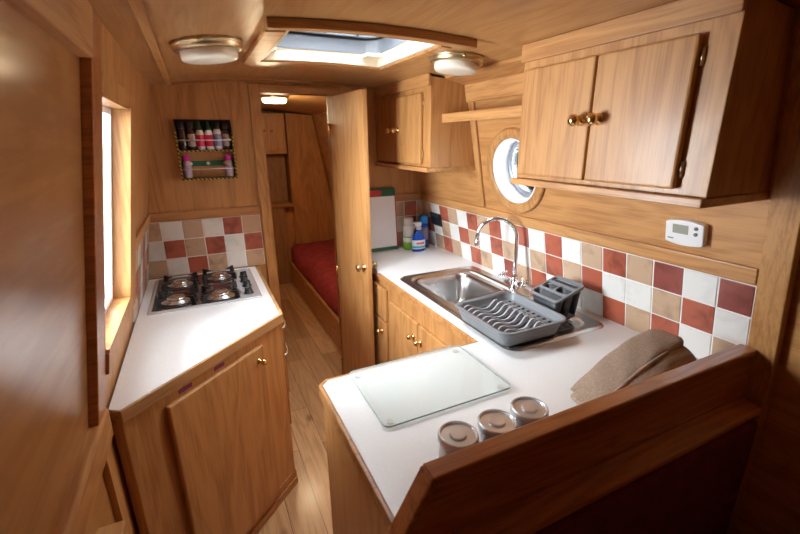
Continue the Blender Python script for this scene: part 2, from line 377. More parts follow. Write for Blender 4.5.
# oak trims above the tiles
bm = BM(); prism(bm, wallpoly('R', .304, .35, 0., .012), .539, YB); struct('trim_1', bm, W['sy'], bevel=.003)
bm = BM(); box(bm, -.262, .298, YB-.012, YB, .296, .344); struct('trim_2', bm, W['sx'], bevel=.003)
bm = BM(); box(bm, .80, 1.336, YB-.012, YB, .306, .352); struct('trim_3', bm, W['sx'], bevel=.003)
bm = BM(); prism(bm, wallpoly('L', .294, .345, 0., .012), 1.815, YB-.012); struct('trim_4', bm, W['sy'], bevel=.003)
# boards and beads on the right side
bm = BM(); prism(bm, wallpoly('R', .862, .955, 0., .014), 1.18, 1.80); struct('trim_5', bm, W['sy'], bevel=.003)
bm = BM(); prism(bm, wallpoly('R', .352, .86, 0., .012), 1.745, 1.78); struct('trim_6', bm, W['sz'], bevel=.003)
# post of the half bulkhead
bm = BM(); prism(bm, wallpoly('R', 0, .975, -.022, .010), .470, .538); prism(bm, [(XR0+.022, -K), (XR0+.022, 0), (XR0-.01, 0), (XR0-.01, -K)], .470, .538)
struct('trim_7', bm, W['sz'], bevel=.003)
# cornice beads under the ceiling
def arcstrip(bm, x0, x1, y0, y1, h, top=0., n=10):
    prism(bm, [(x0+(x1-x0)*i/n, ceil(x0+(x1-x0)*i/n)-top) for i in range(n+1)] + [(x1-(x1-x0)*i/n, ceil(x1-(x1-x0)*i/n)-top-h) for i in range(n+1)], y0, y1)
bm = BM(); arcstrip(bm, -.06, 1.03, YB-.015, YB, .014); struct('trim_8', bm, W['sx'])
bm = BM(); prism(bm, [(-.075, ceil(-.075)), (-.052, ceil(-.052)), (-.052, ceil(-.052)-.009), (-.075, ceil(-.075)-.012)], YREAR, YB-.015); struct('trim_9', bm, W['sy'], bevel=.003)
bm = BM(); prism(bm, [(1.10, ceil(1.10)), (1.222, ceil(1.222)), (1.225, ceil(1.222)-.022), (1.10, ceil(1.10)-.012)], 1.19, 1.80); struct('trim_10', bm, W['sy'], bevel=.002)
# door frame
bm = BM(); box(bm, .300, .357, YB-.02, YB+.05, -K, .978); struct('trim_11', bm, W['sz'], bevel=.004)
bm = BM(); box(bm, .357, .80, YB-.02, YB+.05, .936, .978); struct('trim_12', bm, W['sx'], bevel=.004)
bm = BM(); box(bm, .735, .79, YB-.02, YB+.05, -K, .936); struct('trim_13', bm, W['sz'], bevel=.004)
# left side: post before the window, pelmet and rail round the recessed lining
bm = BM(); prism(bm, wallpoly('L', 0.0, .95, -.034, .005), 1.10, 1.205); struct('trim_14', bm, W['red'], bevel=.003)
bm = BM(); prism(bm, wallpoly('L', .856, .95, -.034, .008), YREAR, 1.0995); struct('trim_15', bm, W['sy'], bevel=.004)
bm = BM(); prism(bm, [(XL0-.034, -.06), (-.297, -.06), (-.295, .016), (-.302, .026), (XL0-.03, .03)], YREAR, 1.185); struct('trim_16', bm, W['sy'], bevel=.004)
bm = BM(); box(bm, XL0-.034, -.272, .90, 1.0, -.28, -.185); struct('trim_17', bm, W['sy'], bevel=.003)

# --- window 1 (left side)
def wl(off, z): return xl(z)+off
win = bpy.data.objects.new('window_1', None); COL.objects.link(win); win.location = (-.25, 1.52, K+.19); win['kind'] = 'structure'
bm = BM()   # oak casing round the opening
prism(bm, wallpoly('L', .105, .163, .0, .012), 1.207, 1.80)
prism(bm, wallpoly('L', .802, .85, .0, .004), 1.207, 1.80)
prism(bm, wallpoly('L', .163, .802, .0, .012), 1.657, 1.80)
obj('casing', bm, W['sz'], win, bevel=.003)
bm = BM()   # reveal lining
prism(bm, wallpoly('L', .162, .172, -.085, .012), 1.216, 1.655); prism(bm, wallpoly('L', .794, .802, -.085, .004), 1.216, 1.655)
prism(bm, wallpoly('L', .172, .794, -.085, .012), 1.646, 1.655); prism(bm, wallpoly('L', .172, .794, -.085, .0), 1.2155, 1.2255)
obj('reveal', bm, W['sz'], win)
bm = BM()
for z0, z1, y0, y1 in ((.172, .190, 1.2255, 1.646), (.776, .794, 1.2255, 1.646), (.190, .776, 1.2255, 1.243), (.190, .776, 1.628, 1.646)):
    prism(bm, wallpoly('L', z0, z1, -.060, -.040), y0, y1)
obj('sash', bm, M['whitepaint'], win, bevel=.002)
bm = BM(); prism(bm, wallpoly('L', .190, .776, -.052, -.048), 1.243, 1.628); obj('pane', bm, M['glass'], win)

# --- window 4 (added on the right wall behind the camera, to light the foreground)
fill_win = bpy.data.objects.new('fill_window', None); COL.objects.link(fill_win); fill_win.location = (1.35, -.7, K+.18); fill_win['kind'] = 'structure'
bm = BM()
for z0, z1, y0, y1 in ((.25, .30, -1.0, -.76), (.56, .61, -1.0, -.76), (.30, .56, -1.0, -.95), (.30, .56, -.81, -.76)): prism(bm, wallpoly('R', z0, z1, -.022, -.008), y0, y1)
obj('casing', bm, W['sz'], fill_win, bevel=.003)
bm = BM(); prism(bm, wallpoly('R', .30, .56, -.05, -.046), -.95, -.81); obj('pane', bm, M['glass'], fill_win)
# --- window 2 (porthole)
win2 = bpy.data.objects.new('window_2', None); COL.objects.link(win2); win2.location = V(PC)+V((0, 0, K)); win2['kind'] = 'structure'
bm = BM(); lathe(bm, [(.147, .001), (.19, .001), (.192, .006), (.188, .014), (.182, .017), (.156, .017), (.147, .012), (.147, .001)], PC, PN, 56); r = obj('porthole_ring', bm, W['sz'], win2); lab(r, 'round oak ring')
bm = BM(); lathe(bm, [(.1455, .010), (.1455, -.09), (.139, -.09), (.139, .010), (.1455, .010)], PC, PN, 56); r = obj('liner', bm, M['whitepaint'], win2); lab(r, 'white tunnel lining')
bm = BM(); lathe(bm, [(.139, -.075), (.139, -.09), (.118, -.09), (.118, -.078), (.139, -.075)], PC, PN, 48); r = obj('porthole_frame', bm, M['alu'], win2); lab(r, 'grey metal frame')
bm = BM(); lathe(bm, [(.118, -.082), (.118, -.086)], PC, PN, 48); obj('pane', bm, M['glass'], win2)

# --- window 3 (raised roof hatch)
win3 = bpy.data.objects.new('window_3', None); COL.objects.link(win3); win3.location = (.54, 1.59, K+1.0); win3['kind'] = 'structure'
def hz(x): return ceil(x)-.006
bm = BM()   # lining of the hatch well
t = .014; HT = 1.05
n = 6
def well(y0, y1): prism(bm, [(HX0+(HX1-HX0)*i/n, hz(HX0+(HX1-HX0)*i/n)) for i in range(n+1)] + [(HX1, HT), (HX0, HT)], y0, y1)
well(HY0, HY0+t); well(HY1-t, HY1)
prism(bm, [(HX0, hz(HX0)), (HX0+t, hz(HX0+t)), (HX0+t, HT), (HX0, HT)], HY0+t, HY1-t)
prism(bm, [(HX1-t, hz(HX1-t)), (HX1, hz(HX1)), (HX1, HT), (HX1-t, HT)], HY0+t, HY1-t)
lab(obj('hatch_lining', bm, M['palewood'], win3), 'pale wooden lining of the hatch well')
bm = BM()   # picture frame boards round the opening, below the ceiling
arcstrip(bm, .215, .87, HY0-.105, HY0-.082, .026, n=8); arcstrip(bm, .225, .85, HY0-.082, HY0, .010, n=8); arcstrip(bm, .225, HX1+.045, HY1, HY1+.05, .012, n=8)
arcstrip(bm, .225, HX0, HY0, HY1, .014, n=2); arcstrip(bm, HX1, HX1+.045, HY0, HY1, .014, n=2)
obj('hatch_frame', bm, W['sx'], win3, bevel=.003)
bm = BM()   # grey metal lid frame with rounded corners
def ringloft(x0, x1, y0, y1, r, w, z0, z1):
    o_ = rrect(x0, x1, y0, y1, r); i_ = rrect(x0+w, x1-w, y0+w, y1-w, max(r-w, .02))
    loft(bm, [[(a, b, z0) for a, b in o_], [(a, b, z1) for a, b in o_], [(a, b, z1) for a, b in i_], [(a, b, z0) for a, b in i_], [(a, b, z0) for a, b in o_]], cap=False, smooth=False)
ringloft(HX0+.002, HX1-.002, HY0+.002, HY1-.002, .09, .016, HT-.004, HT+.045)
ringloft(HX0+.012, HX1-.012, HY0+.012, HY1-.012, .09, .03, HT+.053, HT+.066)
lab(obj('lid_frame', bm, M['alu'], win3), 'grey metal lid frame with rounded corners')
bm = BM(); ringloft(HX0+.006, HX1-.006, HY0+.006, HY1-.006, .09, .018, HT+.045, HT+.053); lab(obj('seal', bm, M['black'], win3), 'black rubber seal')
bm = BM(); prism(bm, rrect(HX0+.02, HX1-.02, HY0+.02, HY1-.02, .07), HT+.0665, HT+.0705, 'z'); obj('pane', bm, M['glass'], win3)
bm = BM()
for x in (.40, .54, .68): lathe(bm, [(.006, 0), (.006, .004), (0, .005)], (x, HY1-.042, HT+.060), (0, -1, 0), 10)
obj('screw', bm, M['dgrey'], win3)
bm = BM(); box(bm, HX1-t-.075, HX1-t, HY1-t-.06, HY1-t, 1.028, 1.040); obj('hatch_bracket', bm, M['palewood'], win3)
bm = BM(); box(bm, HX0+t, HX0+t+.04, HY1-t-.05, HY1-t, 1.025, 1.035); obj('hatch_bracket', bm, M['palewood'], win3)

# --- the open door
door = bpy.data.objects.new('door_1', None); COL.objects.link(door); door.location = (.728, 2.43, 0); door['kind'] = 'structure'
h = V((.724, 2.432)); e = V((.762, 1.995)); d = (e-h).normalized(); nn = V((-d.y, d.x))
pts = [h, e, e+nn*.026, h+nn*.026] if nn.x > 0 else [h, e, e-nn*.026, h-nn*.026]
bm = BM(); prism(bm, [tuple(p) for p in pts], -K+.012, .925, 'z'); obj('door_leaf', bm, W['z'], door, bevel=.002)
pn = -nn if nn.x > 0 else nn          # towards the left face
kp = h+(e-h)*.91
for s, nm in ((1, 'door_knob'), (-1, 'door_knob')):
    o = kp if s == 1 else kp-pn*.026
    bm = BM(); lathe(bm, [(.02, 0), (.02, .004), (.009, .007), (.008, .02), (.016, .028), (.021, .036), (.019, .045), (.008, .05), (0, .05)], (o.x, o.y, .03), (pn.x*s, pn.y*s, 0), 20)
    lab(obj(nm, bm, M['abrass'], door), 'brass door knob')
for z in (.75, -.1, -.7):
    bm = BM(); lathe(bm, [(.006, -.035), (.006, .035)], (h.x-.004, h.y-.002, z), (0, 0, 1), 10); obj('hinge', bm, M['brass'], door)

# ------------------------------------------------------------------ ceiling lamps
def lamp(x, y, label, r=.106, lit=False):
    z = ceil(x); s = -(x-.547)/4.3; ax = V((s, 0, -1)).normalized()
    t = thing('ceiling_light', label, 'light', (x, y, z), 'round brass ceiling lights')
    bm = BM(); lathe(bm, [(r, .0), (r, .007), (r*.985, .010), (r*.95, .012), (r*.945, .019), (r*.92, .024), (r*.87, .026), (r*.80, .026), (r*.80, .012)], (x, y, z), ax, 48); obj('brass_ring', bm, M['abrass'], t)
    bm = BM(); lathe(bm, [(r*.79, .014), (r*.79, .040), (r*.775, .047), (r*.72, .051), (r*.45, .053), (0, .0535)], (x, y, z), ax, 48); obj('diffuser', bm, M['glow' if lit else 'frost'], t)
    bm = BM(); lathe(bm, [(.005, 0), (.006, .005), (.004, .012), (0, .013)], V((x-.3*r, y-.92*r, z))+ax*.012, (-.3, -.9, -.1), 10); obj('clip', bm, M['abrass'], t)
lamp(.083, 1.535, 'round brass ceiling light with frosted glass over the hob side, left of the roof hatch')
lamp(.955, 1.475, 'round brass ceiling light with frosted glass right of the roof hatch, above the sink side')
lamp(.582, 3.30, 'lit ceiling light glowing in the bed cabin beyond the doorway', lit=True)

# ------------------------------------------------------------------ worktops
# hob worktop
outline = [(-.303, 1.207), (-.272, 1.187), (.247, 1.662), (.247, YB-.022), (-.303, YB-.022)]
inner = [(-.303, 1.212), (-.275, 1.194), (.232, 1.665), (.232, YB-.022), (-.303, YB-.022)]
hw = thing('worktop', 'white laminate worktop with slanted oak-edged front under the left window', 'worktop', (-.05, 1.9, -.04))
bm = BM(); prism(bm, inner, -.03, 0., 'z'); obj('top_surface', bm, M['counter'], hw)
bm = BM(); prism(bm, [inner[0], inner[1], inner[2], inner[3], outline[3], outline[2], outline[1], outline[0]], -.04, -.0005, 'z'); lab(obj('lipping', bm, W['dia'], hw, bevel=.003), 'oak edge strip')
# galley worktop: L shape with the peninsula
gw = thing('worktop', 'white laminate galley worktop running from the sink round to the peninsula', 'worktop', (.9, 1.2, -.035))
XF = .816; PX = .2405; PY0, PY1 = .556, 1.094
# white area with a hole for the bowl, made of pieces in one mesh
sx0, sx1, sy0, sy1 = .905, 1.275, 1.385, 1.825
bm = BM(); XW = XR0-.001
gpoly = [(PX+.012, PY0), (XW, PY0), (XW, YB-.001), (XF+.012, YB-.001), (XF+.012, PY1-.012), (PX+.012+.02, PY1-.012), (PX+.012, PY1-.032)]
prism(bm, gpoly, -.03, 0., 'z'); gtop = obj('top_surface', bm, M['counter'], gw)
c = BM(); box(c, sx0, sx1, sy0, sy1, -.1, .1); cut(gtop, [c])
gtop.data.transform(Matrix.Identity(4))
bm = BM(); prism(bm, [(PX+.012, PY0), (PX+.012, PY1-.032), (PX+.032, PY1-.012), (XF+.012, PY1-.012), (XF+.012, 1.992), (XF, 1.992), (XF, PY1), (PX+.024, PY1), (PX, PY1-.024), (PX, PY0)], -.036, -.0005, 'z')
lab(obj('lipping', bm, W['sx'], gw, bevel=.003), 'thin oak edge strip')

# ------------------------------------------------------------------ hob cabinet
hc = thing('hob_cabinet', 'oak base cabinet with slanted front door below the hob worktop', 'cabinet', (-.05, 1.85, -K))
A = V((-.269, 1.187)); B = V((.245, 1.66)); dd = (B-A).normalized(); dn = V((dd.y, -dd.x))      # outward normal of the slanted front
def diag(s, off): p = A+dd*s+dn*off; return (p.x, p.y)
LEN = (B-A).length
bm = BM(); prism(bm, [diag(.0, -.012), diag(LEN-.008, -.012), (.235, YB-.025), (-.303, YB-.025), (-.303, 1.205)], -.80, -.0405, 'z'); lab(obj('carcass', bm, W['z'], hc, bevel=.002), 'oak carcass')
bm = BM(); prism(bm, [diag(.01, -.004), diag(LEN-.004, -.004), (.245, 1.75), (.245, YB-.025), (-.30, YB-.025), (-.30, 1.22)], -K, -.842, 'z'); prism(bm, [diag(.01, -.009), diag(LEN-.004, -.009), (.24, 1.75), (.24, YB-.025), (-.30, YB-.025), (-.30, 1.22)], -.842, -.80, 'z'); obj('plinth', bm, W['sx'], hc, bevel=.003)
s0 = (V((-.176, 1.272))-A).dot(dd); s1 = (V((.141, 1.563))-A).dot(dd)
bm = BM(); prism(bm, [diag(s0, -.0115), diag(s1, -.0115), diag(s1, .008), diag(s0, .008)], -.80, -.074, 'z'); hd = obj('door', bm, W['z'], hc, bevel=.005)
k = diag(s1-.035, .008); knob('knob', hd, (k[0], k[1], -.128), (dn.x, dn.y, 0))
for a, b in ((.055, .105), (.20, .245)):  # two thin purple bars on the face above the door
    bm = BM(); prism(bm, [diag(s0+a, -.0115), diag(s0+b, -.0115), diag(s0+b, -.010), diag(s0+a, -.010)], -.066, -.052, 'z'); lab(obj('stripe', bm, M['purple'], hc), 'small purple sticker')
bm = BM(); box(bm, .2355, .252, 1.76, 2.35, -.62, -.06); od = lab(obj('oven_front', bm, W['sz'], hc, bevel=.003), 'panel with bow handles')
for z in (-.13, -.265):
    bm = BM(); tube(bm, [(.252, 1.80, z), (.262, 1.802, z), (.274, 1.82, z), (.281, 1.86, z), (.281, 1.90, z), (.274, 1.94, z), (.262, 1.958, z), (.252, 1.96, z)], .005, 8); lab(obj('handle', bm, M['steel'], od), 'steel bow handle')

# ------------------------------------------------------------------ hob
hb = thing('gas_hob', 'four-burner gas hob with dark mirror top in the worktop below the spice rack', 'hob', (-.035, 2.14, 0))
x0, x1, y0, y1 = -.268, .198, 1.892, 2.39
bm = BM(); loft(bm, [[(a, b, .0005) for a, b in rrect(x0, x1, y0, y1, .012)], [(a, b, .004) for a, b in rrect(x0, x1, y0, y1, .012)], [(a, b, .008) for a, b in rrect(x0+.006, x1-.006, y0+.006, y1-.006, .010)]], smooth=False); lab(obj('steel_plate', bm, M['jarsteel'], hb), 'steel plate')
bm = BM(); prism(bm, rrect(x0+.018, .098, y0+.016, y1-.016, .012), .0078, .0095, 'z'); obj('glass_top', bm, M['blackglass'], hb)
for bx, by, r in ((-.146, 2.25, .046), (.035, 2.285, .05), (-.158, 2.01, .052), (.025, 1.99, .056)):
    bm = BM(); lathe(bm, [(r+.016, .0096), (r+.014, .013), (r, .014), (r, .017), (0, .017)], (bx, by, 0), seg=32); b_ = lab(obj('burner', bm, M['steel'], hb), 'steel burner dish')
    bm = BM(); lathe(bm, [(r*.72, .0171), (r*.78, .022), (r*.74, .027), (r*.5, .029), (0, .030)], (bx, by, 0), seg=32); obj('burner_cap', bm, M['burner'], b_)
    bm = BM()
    for q in range(4):      # four triangular black arms round the burner
        a = PI/4+q*PI/2; u = V((math.cos(a), math.sin(a), 0)); w = V((-u.y, u.x, 0))*.003
        P = [V((bx, by, 0))+u*rr+V((0, 0, zz)) for rr, zz in ((.050, .038), (.104, .044), (.110, .0098), (.088, .0098), (.082, .030))]
        Aa = [bm.verts.new(p+w) for p in P]; Bb = [bm.verts.new(p-w) for p in P]
        bm.faces.new(Aa); bm.faces.new(Bb[::-1])
        for i in range(5): bm.faces.new([Aa[i], Bb[i], Bb[(i+1) % 5], Aa[(i+1) % 5]])
    tube(bm, [(bx+.086*math.cos(i*PI/12), by+.086*math.sin(i*PI/12), .0135) for i in range(24)], .0025, 6, closed=True)
    lab(obj('pan_support', bm, M['black'], hb), 'black pan support')
for kx, ky in ((.150, 2.235), (.146, 2.155), (.150, 2.075), (.146, 1.965)):
    bm = BM(); lathe(bm, [(.023, .0081), (.023, .011), (.018, .013), (.016, .028), (.013, .031), (0, .031)], (kx, ky, 0), seg=24); box(bm, kx-.015, kx+.015, ky-.004, ky+.004, .028, .036); lab(obj('control_knob', bm, M['black'], hb), 'black control knob')

# ------------------------------------------------------------------ sink run cabinets
sc = thing('sink_cabinet', 'oak base cabinet run with drawer and doors below the sink', 'cabinet', (1.1, 1.55, -K))
bm = BM()
box(bm, .84, .858, 1.07, 2.10, -.80, -.0365); box(bm, .858, XR0-.01, 2.085, 2.10, -.80, -.0365); box(bm, .858, XR0-.01, 1.07, 1.085, -.80, -.0365); box(bm, .858, XR0-.01, 1.085, 2.085, -.80, -.785)
obj('carcass', bm, W['z'], sc, bevel=.002)
bm = BM(); box(bm, .87, .885, 1.07, 2.10, -K, -.80); obj('plinth', bm, W['sy'], sc)
bm = BM(); box(bm, .822, .8395, 1.908, 2.08, -.262, -.076); obj('drawer', bm, W['z'], sc, bevel=.004)
bm = BM(); box(bm, .822, .8395, 1.908, 2.08, -.79, -.272); dr = obj('door', bm, W['z'], sc, bevel=.004); knob('knob', dr, (.822, 1.955, -.33), (-1, 0, 0))
for y0, y1, ky in ((1.545, 1.862, 1.578), (1.225, 1.538, 1.505)):
    bm = BM(); box(bm, .822, .8395, y0, y1, -.79, -.122); dr = obj('door', bm, W['z'], sc, bevel=.004); knob('knob', dr, (.822, ky, -.198), (-1, 0, 0))
# peninsula carcass with raised rail
pc = thing('peninsula', 'oak peninsula unit with a raised reddish rail facing the dinette', 'cabinet', (.8, .8, -K))
bm = BM(); box(bm, PX+.012, PX+.03, PY0, PY1-.014, -K, -.0365); obj('end_panel', bm, W['z'], pc, bevel=.002)
bm = BM(); box(bm, PX+.03, .838, 1.05, 1.068, -K, -.0365); obj('inner_panel', bm, W['z'], pc, bevel=.002)
# upstand: upright board whose left end slopes down to the worktop corner
up = [(.306, .092), (1.369, .092), (1.384, .005), (1.384, -.30), (.2405, -.30), (.2405, -.02)]
bm = BM(); prism(bm, up, .521, .552); lab(obj('upstand', bm, W['red'], pc, bevel=.002), 'reddish varnished upstand board')
bm = BM()
cap = [(.306, .112), (1.372, .112), (1.374, .093), (.313, .093)]
prism(bm, cap, .512, .556)
prism(bm, [(.306, .112), (.313, .093), (.2455, -.02), (.2455, -.055), (.2345, -.055), (.2345, -.012)], .512, .556)
lab(obj('capping', bm, W['red'], pc, bevel=.004), 'moulded reddish capping rail')
bm = BM(); prism(bm, [(.521, -.045), (.470, -.052), (.464, -.058), (.463, -.07), (.468, -.078), (.521, -.082)], .27, 1.369, 'x'); lab(obj('ledge', bm, W['red'], pc, bevel=.003), 'narrow ledge below the rail')
# dinette back cushion under the ledge
ds = thing('dinette_seat', 'dark maroon upholstered dinette seat below the peninsula ledge', 'seat', (.82, .2, -K))
bm = BM(); box(bm, .285, 1.36, .455, .5195, -.55, -.084); lab(obj('backrest', bm, M['maroon'], ds, bevel=.02, seg=4), 'maroon fabric backrest')
bm = BM(); box(bm, .285, 1.36, -.05, .452, -.618, -.48); lab(obj('cushion', bm, M['maroon'], ds, bevel=.03, seg=4), 'maroon fabric cushion')
bm = BM(); box(bm, .285, 1.36, -.05, .5195, -K, -.62); lab(obj('seat_base', bm, W['z'], ds, bevel=.003), 'oak seat box')

# ------------------------------------------------------------------ sink
def sd(x, y, x0, x1, y0, y1, r):
    cx, cy = (x0+x1)/2, (y0+y1)/2; qx = abs(x-cx)-(x1-x0)/2+r; qy = abs(y-cy)-(y1-y0)/2+r
    return min(max(qx, qy), 0)+math.hypot(max(qx, 0), max(qy, 0))-r
def sm(t): t = max(0., min(1., t)); return t*t*(3-2*t)
SX0, SX1, SY0, SY1 = .873, 1.348, .960, 1.863
sk = thing('sink', 'stainless steel inset sink with bowl and ridged drainer under the porthole', 'sink', (1.1, 1.4, 0))
bm = BM(); nx, ny = 94, 180; grid = []
for i in range(nx+1):
    row = []
    for j in range(ny+1):
        x = SX0+(SX1-SX0)*i/nx; y = SY0+(SY1-SY0)*j/ny
        d = sd(x, y, SX0, SX1, SY0, SY1, .05)
        if d > 0:      # pull corner points onto the rounded outline
            cx = SX0+.05 if x < (SX0+SX1)/2 else SX1-.05; cy = SY0+.05 if y < (SY0+SY1)/2 else SY1-.05
            v = V((x-cx, y-cy)); v = v.normalized()*.05; x, y = cx+v.x, cy+v.y; d = 0
        z = .0008+.007*sm(-d/.012)
        db = sd(x, y, .935, 1.245, 1.412, 1.80, .07)
        z -= .010*sm(-sd(x, y, .905, 1.30, 1.395, 1.825, .085)/.012)*(1 if y > 1.3 else 0)
        z -= .15*sm(-db/.05)
        dr = sd(x, y, .905, 1.295, 1.0, 1.37, .05)
        z -= .007*sm(-dr/.02)
        if dr < -.03 and y < 1.36: z += .004*sm((-dr-.03)/.02)*max(0, math.sin((x-.905)*2*PI/.032))
        row.append(bm.verts.new((x, y, z)))
    grid.append(row)
for i in range(nx):
    for j in range(ny):
        try: f = bm.faces.new([grid[i][j], grid[i+1][j], grid[i+1][j+1], grid[i][j+1]]); f.smooth = True
        except ValueError: pass
obj('basin', bm, M['steel'], sk, norm=False)
bm = BM(); lathe(bm, [(.035, -.1495), (.035, -.147), (.028, -.146), (.024, -.148), (0, -.148)], (1.09, 1.61, 0), seg=28); obj('waste', bm, M['chrome'], sk)
# mixer tap
tp = thing('mixer_tap', 'chrome swan-neck mixer tap with cross handles behind the sink', 'tap', (1.296, 1.45, .006))
bm = BM(); lathe(bm, [(.024, .006), (.024, .010), (.017, .016), (.015, .045), (.018, .05), (.018, .058), (.013, .064), (0, .064)], (1.296, 1.45, 0), seg=24)
tube(bm, [(1.296, 1.395, .036), (1.296, 1.505, .036)], .011, 14); obj('body', bm, M['chrome'], tp)
b0 = V((1.296, 1.45, 0)); b1 = V((1.158, 1.568, 0)); mid = (b0+b1)/2; rad = (b1-b0).length/2; ux = (b0-b1).normalized()
pts = [b0+V((0, 0, z)) for z in (.06, .12, .18, .25)] + [mid+ux*rad*math.cos(a*PI/14)+V((0, 0, .25+rad*math.sin(a*PI/14))) for a in range(1, 15)] + [b1+V((0, 0, .235))]
bm = BM(); tube(bm, pts, .0095, 16); lathe(bm, [(.0125, .0), (.0135, .006), (.0135, .022), (.0095, .03)], b1+V((0, 0, .208)), (0, 0, 1), 18); lab(obj('spout', bm, M['chrome'], tp), 'curved chrome spout')
for y in (1.392, 1.508):
    bm = BM(); s = 1 if y > 1.45 else -1
    ax = V((-.25, s*.55, .8)).normalized(); o = V((1.294, y, .038))
    lathe(bm, [(.012, 0), (.011, .012), (.008, .016), (.008, .026), (.011, .03), (.009, .036), (0, .038)], o, ax, 16)
    _, u, w = frame_of(ax)
    for v in (u, w): tube(bm, [o+ax*.028-v*.026, o+ax*.028-v*.02, o+ax*.028+v*.02, o+ax*.028+v*.026], [.006, .0045, .0045, .006], 8)
    lab(obj('handle', bm, M['chrome'], tp), 'chrome cross handle')

# ------------------------------------------------------------------ dish rack
dk = thing('dish_rack', 'grey plastic dish drainer tray standing on the sink drainer', 'dish rack', (.985, 1.12, .008))
rx0, rx1, ry0, ry1 = .832, 1.132, .952, 1.285
def rimz(x, y):     # the rim dips in a wave on the bowl side
    t = sm((y-1.24)/.03); return .078-.011*t*math.sin((x-rx0)/(rx1-rx0)*2.2*PI)
def rl(ins, z, r, wave=False): return [(a, b, rimz(a, b) if wave else z) for a, b in rrect(rx0+ins, rx1-ins, ry0+ins, ry1-ins, r, 8)]
bm = BM(); loft(bm, [rl(.034, .014, .03), rl(.026, .020, .035), rl(.016, .05, .04), rl(.010, .069, .045), rl(.0, .072, .05, False), rl(.0, .076, .05, True), rl(.003, .080, .048, True), rl(.011, .079, .04, True), rl(.014, .070, .04), rl(.019, .048, .036), rl(.026, .040, .03)]); obj('tray', bm, M['grey'], dk)
bm = BM(); prism(bm, rrect(rx0+.0265, rx1-.0265, ry0+.0265, ry1-.0265, .028), .0405, .043, 'z'); lab(obj('tray_floor', bm, M['black'], dk), 'dark slotted tray floor')
nf = 9
for q in range(nf):
    y = .995+q*.030
    bm = BM(); pts = []
    for i in range(25):
        tt = i/24; x = rx0+.030+.172*tt; pts.append((x, y+.011*math.sin(tt*2*PI*1.25), .060+.009*math.sin(tt*2*PI*1.25+.6)))
    ring = []
    for (x, yy, z) in pts:
        ring.append([bm.verts.new((x, yy-.0035, .0431)), bm.verts.new((x, yy+.0035, .0431)), bm.verts.new((x, yy+.003, z)), bm.verts.new((x, yy-.003, z))])
    for Aa, Bb in zip(ring, ring[1:]):
        for i in range(4): bm.faces.new([Aa[i], Aa[(i+1) % 4], Bb[(i+1) % 4], Bb[i]])
    bm.faces.new(ring[0]); bm.faces.new(ring[-1][::-1]); lab(obj('plate_prong', bm, M['lgrey'], dk), 'wavy pale grey plate prong')
bm = BM()
for q in range(10): box(bm, rx0+.212, rx1-.03, .992+q*.0275, 1.006+q*.0275, .0431, .052)
for x in (rx0+.212, rx0+.226, rx0+.240, rx1-.034): box(bm, x, x+.006, .995, 1.245, .0432, .0522)
lab(obj('drain_grid', bm, M['grey'], dk), 'grey grid with slots')
for (x, y) in ((rx0+.06, ry0+.055), (rx1-.055, ry0+.055), (rx0+.06, ry1-.055), (rx1-.055, ry1-.055)):
    bm = BM(); lathe(bm, [(.008, .0085), (.010, .016)], (x, y, 0), seg=12); obj('foot', bm, M['grey'], dk)
# cutlery caddy
cd = thing('cutlery_caddy', 'grey plastic four-compartment cutlery caddy beside the dish rack', 'cutlery holder', (1.21, 1.11, .008))
cx0, cx1, cy0, cy1 = 1.150, 1.296, 1.045, 1.195
comp = [(cx0+.008, cx0+.048, cy0+.010, cy1-.010), (cx0+.056, cx0+.098, cy0+.010, cy0+.070), (cx0+.056, cx0+.098, cy0+.080, cy1-.010), (cx0+.106, cx1-.008, cy0+.010, cy1-.010)]
def tilt(o):
    for v in o.data.vertices:
        zz = v.co.z; v.co.z += max(0, zz-.012)/.1*(.05*(v.co.x+1.21-cx0)/(cx1-cx0)-.006)
    return o
bm = BM(); prism(bm, rrect(cx0, cx1, cy0, cy1, .018), .100, .110, 'z'); top = lab(obj('rim', bm, M['grey'], cd, bevel=.003), 'grey rim with four openings')
for (a, b, c_, d_) in comp:
    cb = BM(); prism(cb, rrect(a, b, c_, d_, .014), 0., .2, 'z'); cut(top, [cb])
tilt(top)
for (a, b, c_, d_) in comp:  # compartments coloured darker than the rim to deepen the shade inside
    bm = BM(); w_ = .003
    loft(bm, [[(p, q, .024) for p, q in rrect(a+.008, b-.008, c_+.008, d_-.008, .008)], [(p, q, .0995) for p, q in rrect(a-w_+.001, b+w_-.001, c_-w_+.001, d_+w_-.001, .015)], [(p, q, .0995) for p, q in rrect(a+.001, b-.001, c_+.001, d_-.001, .014)], [(p, q, .027) for p, q in rrect(a+.010, b-.010, c_+.010, d_-.010, .008)]]); tilt(obj('compartment', bm, M['dgrey'], cd))
bm = BM(); loft(bm, [[(p, q, .0085) for p, q in rrect(cx0+.02, cx1-.02, cy0+.02, cy1-.02, .02)], [(p, q, .022) for p, q in rrect(cx0+.012, cx1-.012, cy0+.012, cy1-.012, .02)]]); obj('drip_tray', bm, M['grey'], cd, bevel=.002)

